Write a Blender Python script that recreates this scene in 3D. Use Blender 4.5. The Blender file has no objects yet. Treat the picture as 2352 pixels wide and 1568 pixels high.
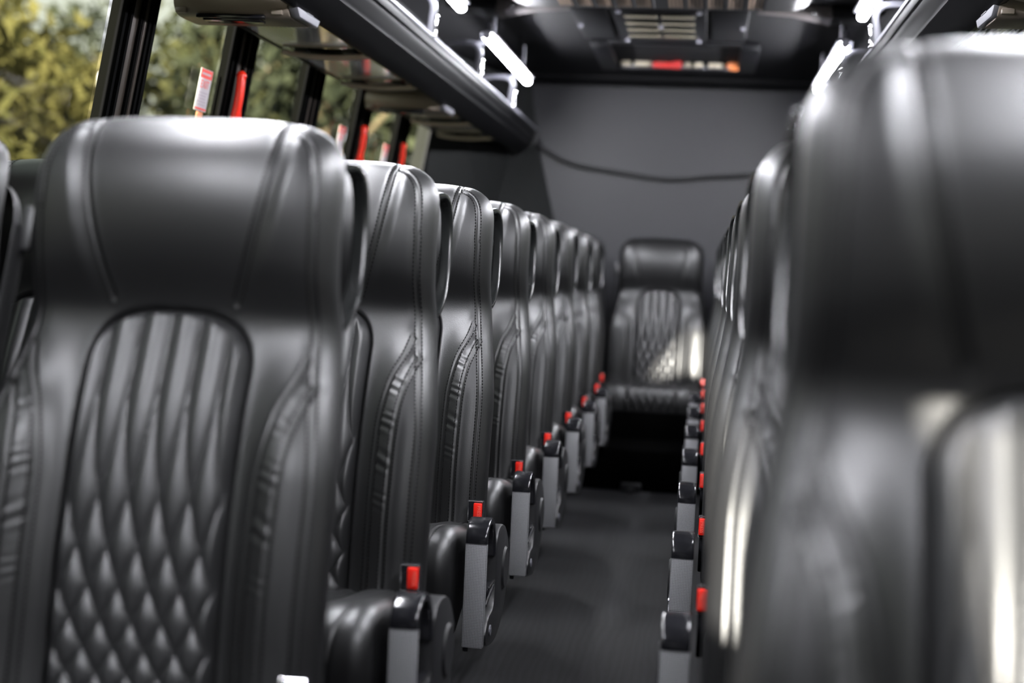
import bpy, bmesh, math, random
import numpy as np
from mathutils import Vector, Matrix

random.seed(7)
PI = math.pi
sc = bpy.context.scene
col = sc.collection

# ------------------------------------------------------------------ camera, world, sun, exposure
CZ = 1.05                                    # eye height above the bus floor
def camera():
    y, p, r = 0.1322, 0.0510, 0.0464         # yaw left, pitch down, roll
    F = Vector((-math.sin(y)*math.cos(p), math.cos(y)*math.cos(p), -math.sin(p)))
    Rt = Vector((math.cos(y), math.sin(y), 0))
    Up = Rt.cross(F)
    Rr = math.cos(r)*Rt + math.sin(r)*Up
    Uu = math.cos(r)*Up - math.sin(r)*Rt
    cd = bpy.data.cameras.new('camera')
    cd.lens = 50; cd.sensor_width = 36
    cd.clip_start = 0.02; cd.clip_end = 300
    cd.dof.use_dof = True; cd.dof.focus_distance = 3.35; cd.dof.aperture_fstop = 1.9
    cam = bpy.data.objects.new('camera', cd); col.objects.link(cam)
    m = Matrix((Rr, Uu, -F)).transposed().to_4x4()
    m.translation = (0, 0, CZ)
    cam.matrix_world = m
    sc.camera = cam
camera()

SUN_DIR = Vector((0.04, 1.0, -0.060)).normalized()   # very low sun from the front of the bus, down the aisle
SUN_STRENGTH = 38.0
SKY = (0.72, 0.80, 0.92); SKY_STRENGTH = 1.3
LED_STRENGTH = 225.0
sc.view_settings.view_transform = 'Standard'
sc.view_settings.look = 'None'
sc.view_settings.gamma = 1
sc.view_settings.use_curve_mapping = False
sc.view_settings.exposure = 0.42
sc.cycles.use_denoising = True
sc.cycles.max_bounces = 8
sc.cycles.sample_clamp_indirect = 8

w = bpy.data.worlds.new('sky'); sc.world = w; w.use_nodes = True
nt = w.node_tree; bgn = nt.nodes['Background']
tc = nt.nodes.new('ShaderNodeTexCoord'); sx = nt.nodes.new('ShaderNodeSeparateXYZ')
rp = nt.nodes.new('ShaderNodeValToRGB')
nt.links.new(tc.outputs['Generated'], sx.inputs[0]); nt.links.new(sx.outputs['Z'], rp.inputs[0])
rp.color_ramp.elements[0].position = 0.0; rp.color_ramp.elements[0].color = (0.80, 0.80, 0.82, 1)
rp.color_ramp.elements[1].position = 0.6; rp.color_ramp.elements[1].color = (*SKY, 1)
nt.links.new(rp.outputs[0], bgn.inputs[0]); bgn.inputs[1].default_value = SKY_STRENGTH

sd = bpy.data.lights.new('sun', 'SUN'); sd.energy = SUN_STRENGTH; sd.angle = 0.01; sd.color = (1.0, 0.96, 0.86)
so = bpy.data.objects.new('sun', sd); col.objects.link(so)
so.rotation_euler = SUN_DIR.to_track_quat('-Z', 'Y').to_euler()
so.location = (-2, -20, 4)

# ------------------------------------------------------------------ materials
def mat(name, color, rough=0.5, metal=0.0, spec=0.5, emit=None, estr=0.0, coat=0.0):
    m = bpy.data.materials.new(name); m.use_nodes = True
    b = m.node_tree.nodes['Principled BSDF']
    b.inputs['Base Color'].default_value = (*color, 1)
    b.inputs['Roughness'].default_value = rough
    b.inputs['Metallic'].default_value = metal
    b.inputs['Specular IOR Level'].default_value = spec
    b.inputs['Coat Weight'].default_value = coat
    if emit:
        b.inputs['Emission Color'].default_value = (*emit, 1)
        b.inputs['Emission Strength'].default_value = estr
    return m
def bump(m, scale, strength, dist=0.002, detail=3, kind='noise', stretch=None):
    nt = m.node_tree; b = nt.nodes['Principled BSDF']
    tc = nt.nodes.new('ShaderNodeTexCoord'); mp = nt.nodes.new('ShaderNodeMapping')
    if stretch: mp.inputs['Scale'].default_value = stretch
    nt.links.new(tc.outputs['Object'], mp.inputs[0])
    if kind == 'noise':
        t = nt.nodes.new('ShaderNodeTexNoise'); t.inputs['Scale'].default_value = scale; t.inputs['Detail'].default_value = detail
        out = t.outputs[0]
    else:
        t = nt.nodes.new('ShaderNodeTexVoronoi'); t.inputs['Scale'].default_value = scale; out = t.outputs['Distance']
    nt.links.new(mp.outputs[0], t.inputs['Vector'])
    bp = nt.nodes.new('ShaderNodeBump'); bp.inputs['Strength'].default_value = strength; bp.inputs['Distance'].default_value = dist
    nt.links.new(out, bp.inputs['Height']); nt.links.new(bp.outputs[0], b.inputs['Normal'])
    return t, mp
def noise_color(m, scale, c0, c1, p0=0.35, p1=0.65, stretch=None, detail=4):
    nt = m.node_tree; b = nt.nodes['Principled BSDF']
    tc = nt.nodes.new('ShaderNodeTexCoord'); mp = nt.nodes.new('ShaderNodeMapping')
    if stretch: mp.inputs['Scale'].default_value = stretch
    nt.links.new(tc.outputs['Object'], mp.inputs[0])
    t = nt.nodes.new('ShaderNodeTexNoise'); t.inputs['Scale'].default_value = scale; t.inputs['Detail'].default_value = detail
    nt.links.new(mp.outputs[0], t.inputs['Vector'])
    r = nt.nodes.new('ShaderNodeValToRGB')
    r.color_ramp.elements[0].position = p0; r.color_ramp.elements[0].color = (*c0, 1)
    r.color_ramp.elements[1].position = p1; r.color_ramp.elements[1].color = (*c1, 1)
    nt.links.new(t.outputs[0], r.inputs[0]); nt.links.new(r.outputs[0], b.inputs['Base Color'])
    return m

M = {}
M['leather'] = mat('black_leather', (0.006, 0.006, 0.0064), 0.42, spec=0.65)
bump(M['leather'], 420, 0.22, 0.0006, kind='voronoi')
M['ruched'] = mat('quilted_leather', (0.016, 0.016, 0.0167), 0.40, spec=0.7)
bump(M['ruched'], 420, 0.22, 0.0006, kind='voronoi')
M['thread'] = mat('black_thread', (0.003, 0.003, 0.003), 0.8, spec=0.12)
M['plastic'] = mat('black_plastic', (0.012, 0.012, 0.013), 0.42)
bump(M['plastic'], 600, 0.1, 0.0004)
M['gloss'] = mat('gloss_black_plastic', (0.010, 0.010, 0.012), 0.16)
M['handle'] = mat('handle_plastic', (0.014, 0.015, 0.015), 0.22)
M['chrome'] = mat('chrome', (0.65, 0.65, 0.66), 0.12, metal=1)
M['silver'] = mat('satin_silver', (0.20, 0.20, 0.23), 0.5, metal=0.4)
M['greymetal'] = mat('grey_cast_metal', (0.22, 0.22, 0.25), 0.4, metal=0.5)
M['hatchred'] = mat('dark_red_handle', (0.34, 0.008, 0.006), 0.45)
M['bracket'] = mat('grey_bracket', (0.020, 0.020, 0.025), 0.5, spec=0.3)
M['red'] = mat('red_button', (0.80, 0.020, 0.010), 0.35)
M['redhandle'] = mat('red_lever', (0.75, 0.022, 0.006), 0.28)
M['redtext'] = mat('red_ink', (0.70, 0.06, 0.05), 0.5)
M['pink'] = mat('embossed_red', (0.95, 0.16, 0.12), 0.4)
M['white'] = mat('white_sticker', (0.44, 0.41, 0.43), 0.5, spec=0.2)
M['greyink'] = mat('grey_ink', (0.34, 0.28, 0.32), 0.5)
M['webbing'] = mat('seat_belt_webbing', (0.012, 0.012, 0.013), 0.6)
bump(M['webbing'], 500, 0.3, 0.0006, stretch=(1, 1, 4))
M['rearwall'] = mat('grey_wall_fabric', (0.017, 0.017, 0.021), 0.45)
bump(M['rearwall'], 300, 0.15, 0.001)
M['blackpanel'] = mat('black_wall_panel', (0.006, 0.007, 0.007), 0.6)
M['sidewall'] = mat('dark_side_wall', (0.009, 0.009, 0.010), 0.7, spec=0.12)
M['ceiling'] = mat('black_ceiling_liner', (0.0022, 0.0022, 0.0030), 0.6, spec=0.18)
bump(M['ceiling'], 250, 0.12, 0.001)
M['module'] = mat('satin_black_ceiling_module', (0.003, 0.003, 0.004), 0.45, spec=0.2)
M['brown'] = mat('taupe_plate', (0.075, 0.062, 0.060), 0.5)
M['cream'] = mat('louver_reflected_light', (0.20, 0.18, 0.13), 0.45)  # light reflected by the louvers, put into their base colour
M['creamgrille'] = mat('tan_grille', (0.62, 0.46, 0.34), 0.5)
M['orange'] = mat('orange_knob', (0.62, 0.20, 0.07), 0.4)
M['hatchglint'] = mat('hatch_light_reflection', (0.28, 0.25, 0.19), 0.5)  # cream tone of lamp reflections, painted as a surface
M['rack'] = mat('rack_black', (0.0012, 0.0012, 0.0018), 0.45, spec=0.08)
M['rackunder'] = mat('rack_underside', (0.012, 0.012, 0.011), 0.3)
M['monitor'] = mat('bronze_monitor_plastic', (0.27, 0.225, 0.185), 0.33, spec=0.6)
M['monitorcap'] = mat('grey_monitor_cap', (0.24, 0.24, 0.27), 0.5)
M['lip'] = mat('taupe_lip', (0.58, 0.50, 0.44), 0.35)
M['mirrorpanel'] = mat('glossy_service_panel', (0.86, 0.87, 0.80), 0.10, metal=0.9)
M['pillar'] = mat('pillar_anodised', (0.060, 0.048, 0.040), 0.32, metal=0.55)
M['rubber'] = mat('window_rubber', (0.0012, 0.0012, 0.0012), 0.7, spec=0.02)
M['cable'] = mat('black_cable', (0.008, 0.008, 0.009), 0.55)
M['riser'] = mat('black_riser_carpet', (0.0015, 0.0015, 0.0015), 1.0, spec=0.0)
M['led'] = mat('led_diffuser', (0.9, 0.9, 0.9), 0.4, emit=(0.93, 0.94, 1.0), estr=LED_STRENGTH)

def carbon():
    m = mat('carbon_weave', (0.1, 0.1, 0.105), 0.32, metal=0.0, spec=0.6)
    nt = m.node_tree; b = nt.nodes['Principled BSDF']
    tc = nt.nodes.new('ShaderNodeTexCoord'); mp = nt.nodes.new('ShaderNodeMapping')
    mp.inputs['Rotation'].default_value = (0, PI/4, 0)
    nt.links.new(tc.outputs['Object'], mp.inputs[0])
    ck = nt.nodes.new('ShaderNodeTexChecker'); ck.inputs['Scale'].default_value = 420
    ck.inputs[1].default_value = (0.38, 0.38, 0.395, 1); ck.inputs[2].default_value = (0.06, 0.06, 0.065, 1)
    nt.links.new(mp.outputs[0], ck.inputs[0]); nt.links.new(ck.outputs[0], b.inputs['Base Color'])
    bp = nt.nodes.new('ShaderNodeBump'); bp.inputs['Strength'].default_value = 0.4; bp.inputs['Distance'].default_value = 0.0006
    nt.links.new(ck.outputs[1], bp.inputs['Height']); nt.links.new(bp.outputs[0], b.inputs['Normal'])
    return m
M['carbon'] = carbon()

def floor_mat():
    m = mat('dark_wood_vinyl', (0.02, 0.02, 0.021), 0.5, spec=0.28)
    nt = m.node_tree; b = nt.nodes['Principled BSDF']
    tc = nt.nodes.new('ShaderNodeTexCoord'); mp = nt.nodes.new('ShaderNodeMapping')
    nt.links.new(tc.outputs['Object'], mp.inputs[0])
    # grain runs across the aisle planks
    mp2 = nt.nodes.new('ShaderNodeMapping'); mp2.inputs['Scale'].default_value = (9, 1.0, 1)
    nt.links.new(tc.outputs['Object'], mp2.inputs[0])
    wv = nt.nodes.new('ShaderNodeTexNoise'); wv.inputs['Scale'].default_value = 5; wv.inputs['Detail'].default_value = 8; wv.inputs['Distortion'].default_value = 1.6
    nt.links.new(mp2.outputs[0], wv.inputs['Vector'])
    rings = nt.nodes.new('ShaderNodeTexWave'); rings.wave_type = 'BANDS'; rings.bands_direction = 'X'; rings.inputs['Scale'].default_value = 14; rings.inputs['Distortion'].default_value = 11; rings.inputs['Detail'].default_value = 2.5; rings.inputs['Detail Scale'].default_value = 0.55
    mp3 = nt.nodes.new('ShaderNodeMapping'); mp3.inputs['Scale'].default_value = (1.0, 0.22, 1)
    nt.links.new(tc.outputs['Object'], mp3.inputs[0]); nt.links.new(mp3.outputs[0], rings.inputs['Vector'])
    mx = nt.nodes.new('ShaderNodeMix'); mx.data_type = 'FLOAT'; mx.inputs[0].default_value = 0.35
    nt.links.new(wv.outputs[0], mx.inputs[2]); nt.links.new(rings.outputs[1], mx.inputs[3])
    r = nt.nodes.new('ShaderNodeValToRGB')
    r.color_ramp.elements[0].position = 0.3; r.color_ramp.elements[0].color = (0.005, 0.005, 0.0055, 1)
    r.color_ramp.elements[1].position = 0.75; r.color_ramp.elements[1].color = (0.015, 0.015, 0.017, 1)
    nt.links.new(mx.outputs[0], r.inputs[0])
    br = nt.nodes.new('ShaderNodeTexBrick'); br.inputs['Scale'].default_value = 1.0
    br.inputs['Brick Width'].default_value = 1.2; br.inputs['Row Height'].default_value = 0.16; br.inputs['Mortar Size'].default_value = 0.0022
    br.inputs[1].default_value = (1, 1, 1, 1); br.inputs[2].default_value = (0.72, 0.72, 0.74, 1); br.inputs[3].default_value = (0.3, 0.3, 0.3, 1)
    mp4 = nt.nodes.new('ShaderNodeMapping'); mp4.inputs['Rotation'].default_value = (0, 0, PI/2)
    nt.links.new(tc.outputs['Object'], mp4.inputs[0]); nt.links.new(mp4.outputs[0], br.inputs['Vector'])
    mu = nt.nodes.new('ShaderNodeMix'); mu.data_type = 'RGBA'; mu.blend_type = 'MULTIPLY'; mu.inputs[0].default_value = 1
    nt.links.new(r.outputs[0], mu.inputs[6]); nt.links.new(br.outputs[0], mu.inputs[7])
    nt.links.new(mu.outputs[2], b.inputs['Base Color'])
    bp = nt.nodes.new('ShaderNodeBump'); bp.inputs['Strength'].default_value = 0.15; bp.inputs['Distance'].default_value = 0.0006
    nt.links.new(mx.outputs[0], bp.inputs['Height']); nt.links.new(bp.outputs[0], b.inputs['Normal'])
    return m
M['floor'] = floor_mat()

def glass_mat():
    m = bpy.data.materials.new('tinted_window_glass'); m.use_nodes = True
    nt = m.node_tree; nt.nodes.clear()
    o = nt.nodes.new('ShaderNodeOutputMaterial'); mx = nt.nodes.new('ShaderNodeMixShader')
    t = nt.nodes.new('ShaderNodeBsdfTransparent'); t.inputs[0].default_value = (0.62, 0.64, 0.50, 1)
    g = nt.nodes.new('ShaderNodeBsdfGlossy'); g.inputs['Roughness'].default_value = 0.02
    mx.inputs[0].default_value = 0.06
    nt.links.new(t.outputs[0], mx.inputs[1]); nt.links.new(g.outputs[0], mx.inputs[2]); nt.links.new(mx.outputs[0], o.inputs[0])
    return m
M['glass'] = glass_mat()

def leaf_mat(name, c0, c1):
    m = bpy.data.materials.new(name); m.use_nodes = True
    nt = m.node_tree; nt.nodes.clear()
    o = nt.nodes.new('ShaderNodeOutputMaterial'); mx = nt.nodes.new('ShaderNodeMixShader'); mx.inputs[0].default_value = 0.4
    d = nt.nodes.new('ShaderNodeBsdfDiffuse'); tr = nt.nodes.new('ShaderNodeBsdfTranslucent')
    tc = nt.nodes.new('ShaderNodeTexCoord'); n = nt.nodes.new('ShaderNodeTexNoise'); n.inputs['Scale'].default_value = 0.9; n.inputs['Detail'].default_value = 4
    r = nt.nodes.new('ShaderNodeValToRGB')
    r.color_ramp.elements[0].position = 0.38; r.color_ramp.elements[0].color = (*c0, 1)
    r.color_ramp.elements[1].position = 0.62; r.color_ramp.elements[1].color = (*c1, 1)
    nt.links.new(tc.outputs['Object'], n.inputs['Vector']); nt.links.new(n.outputs[0], r.inputs[0])
    nt.links.new(r.outputs[0], d.inputs[0]); nt.links.new(r.outputs[0], tr.inputs[0])
    nt.links.new(d.outputs[0], mx.inputs[1]); nt.links.new(tr.outputs[0], mx.inputs[2]); nt.links.new(mx.outputs[0], o.inputs[0])
    return m
M['leafyellow'] = leaf_mat('yellow_green_leaves', (0.056, 0.054, 0.022), (0.135, 0.118, 0.048))
M['leafgreen'] = leaf_mat('green_leaves', (0.036, 0.040, 0.022), (0.094, 0.090, 0.045))
M['leafdark'] = leaf_mat('dark_leaves', (0.024, 0.028, 0.021), (0.060, 0.065, 0.044))
M['bark'] = noise_color(mat('bark', (0.09, 0.065, 0.045), 0.9), 12, (0.05, 0.035, 0.025), (0.13, 0.095, 0.06), stretch=(1, 1, 0.2))
M['grass'] = noise_color(mat('grass', (0.05, 0.06, 0.02), 0.95), 1.5, (0.05, 0.06, 0.02), (0.11, 0.11, 0.05))
M['asphalt'] = noise_color(mat('asphalt', (0.06, 0.06, 0.06), 0.9), 3, (0.05, 0.05, 0.052), (0.075, 0.075, 0.078))
M['polebrown'] = mat('weathered_pole', (0.13, 0.075, 0.045), 0.85)
M['boxwhite'] = mat('white_box', (0.75, 0.78, 0.75), 0.5)

# ------------------------------------------------------------------ helpers
def link(name, me, parent=None, m=None):
    o = bpy.data.objects.new(name, me); col.objects.link(o)
    if parent: o.parent = parent
    if m is not None and not me.materials: me.materials.append(m)
    return o
def tag(o, label=None, cat=None, group=None, kind=None):
    if label: o['label'] = label
    if cat: o['category'] = cat
    if group: o['group'] = group
    if kind: o['kind'] = kind
    return o
def thing(name, label, cat, loc=(0, 0, 0), group=None, rz=0):
    o = bpy.data.objects.new(name, None); col.objects.link(o)
    o.empty_display_size = 0.1
    o.location = loc; o.rotation_euler = (0, 0, rz)
    return tag(o, label, cat, group)
def pymesh(name, verts, faces, smooth=True, m=None):
    me = bpy.data.meshes.new(name)
    me.from_pydata([tuple(v) for v in verts], [], [tuple(f) for f in faces]); me.update()
    if smooth: me.polygons.foreach_set('use_smooth', [True]*len(me.polygons))
    if m: me.materials.append(m)
    return me
class MB:
    """collects simple shapes into one mesh"""
    def __init__(self): self.bm = bmesh.new()
    def box(self, c, s, bev=0.0, rot=None, seg=2):
        b = bmesh.new(); bmesh.ops.create_cube(b, size=1)
        bmesh.ops.scale(b, vec=s, verts=b.verts)
        if bev: bmesh.ops.bevel(b, geom=b.edges[:] + b.verts[:], offset=bev, segments=seg, affect='EDGES', profile=0.5)
        if rot: bmesh.ops.rotate(b, matrix=Matrix.Rotation(rot[0], 3, rot[1]), verts=b.verts)
        bmesh.ops.translate(b, vec=c, verts=b.verts)
        return self._add(b)
    def _add(self, b):
        me = bpy.data.meshes.new('t'); b.to_mesh(me); b.free()
        self.bm.from_mesh(me); bpy.data.meshes.remove(me); return self
    def cyl(self, a, c, r, n=16, r2=None):
        a = Vector(a); c = Vector(c); d = c-a
        b = bmesh.new()
        bmesh.ops.create_cone(b, cap_ends=True, segments=n, radius1=r, radius2=r if r2 is None else r2, depth=d.length)
        bmesh.ops.rotate(b, matrix=d.to_track_quat('Z', 'Y').to_matrix(), verts=b.verts)
        bmesh.ops.translate(b, vec=(a+c)/2, verts=b.verts)
        return self._add(b)
    def sph(self, c, r, s=(1, 1, 1), n=16):
        b = bmesh.new(); bmesh.ops.create_uvsphere(b, u_segments=n, v_segments=n//2+2, radius=r)
        bmesh.ops.scale(b, vec=s, verts=b.verts); bmesh.ops.translate(b, vec=c, verts=b.verts)
        return self._add(b)
    def prism(self, poly, axis, lo, hi, bev=0.0):
        """poly: 2D points in the plane normal to axis ('x': (y,z); 'y': (x,z); 'z': (x,y))"""
        b = bmesh.new()
        def P(p, h):
            return {'x': (h, p[0], p[1]), 'y': (p[0], h, p[1]), 'z': (p[0], p[1], h)}[axis]
        v0 = [b.verts.new(P(p, lo)) for p in poly]; v1 = [b.verts.new(P(p, hi)) for p in poly]
        b.faces.new(v0); b.faces.new(v1[::-1])
        n = len(poly)
        for i in range(n): b.faces.new((v0[i], v1[i], v1[(i+1) % n], v0[(i+1) % n]))
        bmesh.ops.recalc_face_normals(b, faces=b.faces)
        if bev:
            es = [e for e in b.edges if len(e.link_faces) == 2 and e.calc_face_angle(0) > 0.9]
            bmesh.ops.bevel(b, geom=es, offset=bev, segments=2, affect='EDGES', profile=0.5)
        return self._add(b)
    def sweep(self, pts, wu, wv, uvec, n=10, power=2.0, closed=False):
        """elliptic section (wu along uvec, wv across) swept along pts"""
        pts = [Vector(p) for p in pts]; u = Vector(uvec).normalized(); b = bmesh.new(); rings = []
        N = len(pts)
        for i, p in enumerate(pts):
            d = (pts[(i+1) % N]-pts[i-1]) if closed else (pts[min(i+1, N-1)]-pts[max(i-1, 0)])
            d.normalize()
            v = d.cross(u).normalized(); uu = v.cross(d).normalized()
            ring = []
            for k in range(n):
                a = 2*PI*k/n; ca, sa = math.cos(a), math.sin(a)
                e = 2.0/power
                ring.append(b.verts.new(p + uu*wu*math.copysign(abs(ca)**e, ca) + v*wv*math.copysign(abs(sa)**e, sa)))
            rings.append(ring)
        for i in range(N if closed else N-1):
            A, B = rings[i], rings[(i+1) % N]
            for k in range(n): b.faces.new((A[k], A[(k+1) % n], B[(k+1) % n], B[k]))
        if not closed:
            b.faces.new(rings[0][::-1]); b.faces.new(rings[-1])
        bmesh.ops.recalc_face_normals(b, faces=b.faces)
        return self._add(b)
    def mesh(self, name, m=None, smooth=True, ang=0.7, mirror=1):
        if mirror < 0:
            bmesh.ops.scale(self.bm, vec=(-1, 1, 1), verts=self.bm.verts)
            bmesh.ops.reverse_faces(self.bm, faces=self.bm.faces)
        me = bpy.data.meshes.new(name); self.bm.to_mesh(me); self.bm.free()
        if smooth:
            me.polygons.foreach_set('use_smooth', [True]*len(me.polygons))
            me.set_sharp_from_angle(angle=ang)
        if m: me.materials.append(m)
        return me
    def obj(self, name, m, parent=None, **k): return link(name, self.mesh(name, m, **k), parent)
def smoothpath(ctrl, n=8, closed=False):
    P = [Vector(p) for p in ctrl]; out = []; N = len(P)
    rng = range(N if closed else N-1)
    for i in rng:
        if closed: p0, p1, p2, p3 = P[i-1], P[i], P[(i+1) % N], P[(i+2) % N]
        else: p0, p1, p2, p3 = P[max(i-1, 0)], P[i], P[i+1], P[min(i+2, N-1)]
        for k in range(n):
            t = k/n
            out.append(0.5*((2*p1)+(p2-p0)*t+(2*p0-5*p1+4*p2-p3)*t*t+(3*p1-p0-3*p2+p3)*t**3))
    if not closed: out.append(P[-1])
    return out
def sstep(a, b, x):
    t = np.clip((x-a)/(b-a), 0, 1); return t*t*(3-2*t)
def polydist(x, t, poly):
    """distance of arrays (x,t) to a polyline"""
    p = np.array(poly, float); d = np.full(x.shape, 9.0)
    for a, b in zip(p[:-1], p[1:]):
        e = b-a; L = (e*e).sum()+1e-12
        s = np.clip(((x-a[0])*e[0]+(t-a[1])*e[1])/L, 0, 1)
        d = np.minimum(d, np.hypot(x-a[0]-s*e[0], t-a[1]-s*e[1]))
    return d
def grid_faces(nr, nc, base=0, flip=False):
    f = []
    for i in range(nr-1):
        for j in range(nc-1):
            a = base+i*nc+j; q = (a, a+1, a+nc+1, a+nc)
            f.append(q[::-1] if flip else q)
    return f
def copy_tree(o, parent=None):
    c = o.copy(); col.objects.link(c)
    if parent: c.parent = parent
    for ch in list(o.children): copy_tree(ch, c)
    return c

# ------------------------------------------------------------------ the seat
ZJ = 0.44                                    # cushion / backrest junction height
T, TL = 0.85, 0.17; T1 = T-TL
WH, WB = 0.232, 0.268
PW, PT = 0.121, 0.548                         # quilted insert half width and top
QA = 0.0445
def Wt(t): return WB+(WH-WB)*sstep(0.27, 0.60, t)
def quilt_g(t): return QA/2*np.power(np.clip((0.47-t)/0.200, 0, 9), 2.25)
def radial(x, t):
    b = np.clip((t-T1)/TL, 0, None); a = np.abs(x)/Wt(t)
    return np.power(np.power(a, 4.0)+np.power(b, 4.0), 0.25)
N0T = [-0.1, 0, .1, .25, .4, .49, .55, .60, .66, .73, .79, .85, .9]
N0N = [0, 0, .014, .024, .016, .001, .004, .034, .062, .073, .056, .014, -.02]
def natural(xs, ys):
    xs, ys = np.array(xs, float), np.array(ys, float); n = len(xs); h = np.diff(xs); A = np.eye(n); r = np.zeros(n)
    for i in range(1, n-1):
        A[i, i-1], A[i, i], A[i, i+1] = h[i-1], 2*(h[i-1]+h[i]), h[i]
        r[i] = 6*((ys[i+1]-ys[i])/h[i]-(ys[i]-ys[i-1])/h[i-1])
    m = np.linalg.solve(A, r)
    def f(t):
        t = np.clip(np.asarray(t, float), xs[0], xs[-1]); k = np.clip(np.searchsorted(xs, t)-1, 0, n-2); a = t-xs[k]; b = xs[k+1]-t; H = h[k]
        return m[k]*b**3/(6*H)+m[k+1]*a**3/(6*H)+(ys[k]/H-m[k]*H/6)*b+(ys[k+1]/H-m[k+1]*H/6)*a
    return f
spline = natural(N0T, N0N)
def headseam(s): return [(s*.143, .84), (s*.141, .80), (s*.136, .74), (s*.124, .67), (s*.106, .60), (s*.092, .558)]
def sideseam(s, dlt=0.028):
    out = [(s*(float(Wt(np.array(t)))-dlt), t) for t in np.linspace(-0.04, T1, 40)]
    k = 1-dlt/.22
    for th in np.linspace(0, 1, 24):
        a = math.cos(th*PI/2)**0.5; b = math.sin(th*PI/2)**0.5
        x, t = WH*a*k, T1+TL*b*k
        if x > .143: out.append((s*x, t))
    return out
def bolster1(s): return [(s*.205, .487), (s*.196, .452), (s*.178, .405), (s*.165, .345), (s*.159, .28), (s*.158, .1), (s*.16, -.04)]
def bolster2(s): return [(s*.224, .445), (s*.214, .415), (s*.203, .375), (s*.196, .32), (s*.193, .25), (s*.192, .1), (s*.194, -.04)]
def smooth2(poly): return [(p.x, p.y) for p in smoothpath([(a, b, 0) for a, b in poly], 6)]
SEAMS = []
for s in (-1, 1):
    SEAMS += [smooth2(headseam(s)), sideseam(s), smooth2(bolster1(s)), smooth2(bolster2(s))]
def surf_base(x, t):
    n = spline(t)
    hb = sstep(.54, .62, t)
    n = n*(1-.35*hb*np.clip(np.abs(x)/.23, 0, 1)**2)
    xh = np.interp(t, [.558, .60, .67, .74, .85], [.092, .106, .124, .136, .143])
    n = n+.010*sstep(0, .035, np.abs(x)-xh)*hb
    n = n+.032*sstep(.128, .19, np.abs(x))*sstep(.54, .30, t)
    return n
def panel_norm(x, t):
    L = .10; b = np.clip((t-(PT-L))/L, 0, None)
    return np.power(np.power(np.abs(x)/PW, 2.7)+np.power(b, 2.7), 1/2.7)
def surf(x, t, seams=True):
    n = surf_base(x, t)
    R = .048
    dl = (1-radial(x, t))*.22
    q = np.clip((R-dl)/R, 0, 1)
    n = n-R*(1-np.sqrt(np.clip(1-q*q, 0, 1)))
    n = n-.016*sstep(1.05, .97, panel_norm(x, t))
    if seams:
        for sm in SEAMS:
            d = polydist(x, t, sm)
            n = n-.0026*np.exp(-(d/.0026)**2)
            n = n+.0008*np.exp(-((d-.007)/.004)**2)
        # gathered leather between the two bolster seams
        ax = np.abs(x)
        i1 = np.interp(t, [.0, .28, .345, .405, .452, .487], [.158, .159, .165, .178, .196, .205])
        i2 = np.interp(t, [.0, .25, .32, .375, .415, .445], [.192, .193, .196, .203, .214, .224])
        band = sstep(0, .006, ax-i1)*sstep(0, .006, i2-ax+.002)*sstep(.05, .25, t)*sstep(.5, .42, t)
        n = n+band*.0011*np.sin(t*330+ax*160+3*np.sin(t*37))*(0.5+0.5*np.sin(t*83+1))
    return n
def panel_surf(x, t):
    g = quilt_g(t)
    hA = np.abs(np.sin(PI*(x+g)/QA)); hB = np.abs(np.sin(PI*(x-g)/QA))
    h = np.power(hA*hB, .42)
    n = surf_base(x, t)+.0140*h*sstep(1.0, .86, panel_norm(x, t))+.001
    n = n+.010*sstep(.2, .5, t)*sstep(.56, .5, t)
    R = .016; dl = (1-panel_norm(x, t))*.11
    q = np.clip((R-dl)/R, 0, 1)
    return n-.020*(1-np.sqrt(np.clip(1-q*q, 0, 1)))
def shaped_grid(W, t0, t1, L, p, nr1, nr2, nc):
    v = np.linspace(-1, 1, nc); u = .6*v+.4*np.sin(v*PI/2)
    X, TT = [], []
    for t in np.linspace(t0, t1, nr1, endpoint=False):
        X.append(u*W(t)); TT.append(np.full(nc, t))
    for b in np.sin(np.linspace(0, 1, nr2)*PI/2)*.6+np.linspace(0, 1, nr2)*.4:
        m = np.maximum(np.abs(u), b); s = np.power(np.power(np.abs(u), p)+b**p, 1/p)
        k = np.where(s > 1e-9, m/np.maximum(s, 1e-9), 1)
        X.append(u*k*W(t1)); TT.append(t1+L*b*k)
    return np.array(X), np.array(TT)
def back_mesh():
    X, TT = shaped_grid(lambda t: float(Wt(np.array(t))), -.05, T1, TL, 4.0, 230, 84, 230)
    N = surf(X, TT)
    nr, nc = X.shape
    V = np.stack([X, -N, TT], -1).reshape(-1, 3).tolist()
    F = grid_faces(nr, nc)
    loop = [i*nc for i in range(nr)]+[(nr-1)*nc+j for j in range(1, nc)]+[i*nc+nc-1 for i in range(nr-2, -1, -1)]
    Vn = np.array(V)
    cx = Vn[loop].copy(); prev = loop
    for k, (inset, nn) in enumerate([(-.001, None), (.004, .012), (.016, .040), (.032, .068), (.048, .088), (.07, .10)]):
        ring = []
        for q, idx in enumerate(loop):
            x, y, t = Vn[idx]
            rx = x*(1-inset/.24); rt = t-inset*(1 if t > T1 else 0)*((t-T1)/TL if t > T1 else 0)
            yy = y+.006 if nn is None else (y+.006)*(1-(k/5))+nn*(k/5)
            V.append((rx, yy, rt)); ring.append(len(V)-1)
        for a in range(len(loop)-1):
            F.append((prev[a], prev[a+1], ring[a+1], ring[a])[::-1])
        prev = ring
    F.append(tuple(prev))
    me = pymesh('backrest', V, F, True, M['leather'])
    me.polygons[len(F)-1].use_smooth = False
    bm = bmesh.new(); bm.from_mesh(me); bmesh.ops.recalc_face_normals(bm, faces=bm.faces); bm.to_mesh(me); bm.free()
    return me
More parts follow.
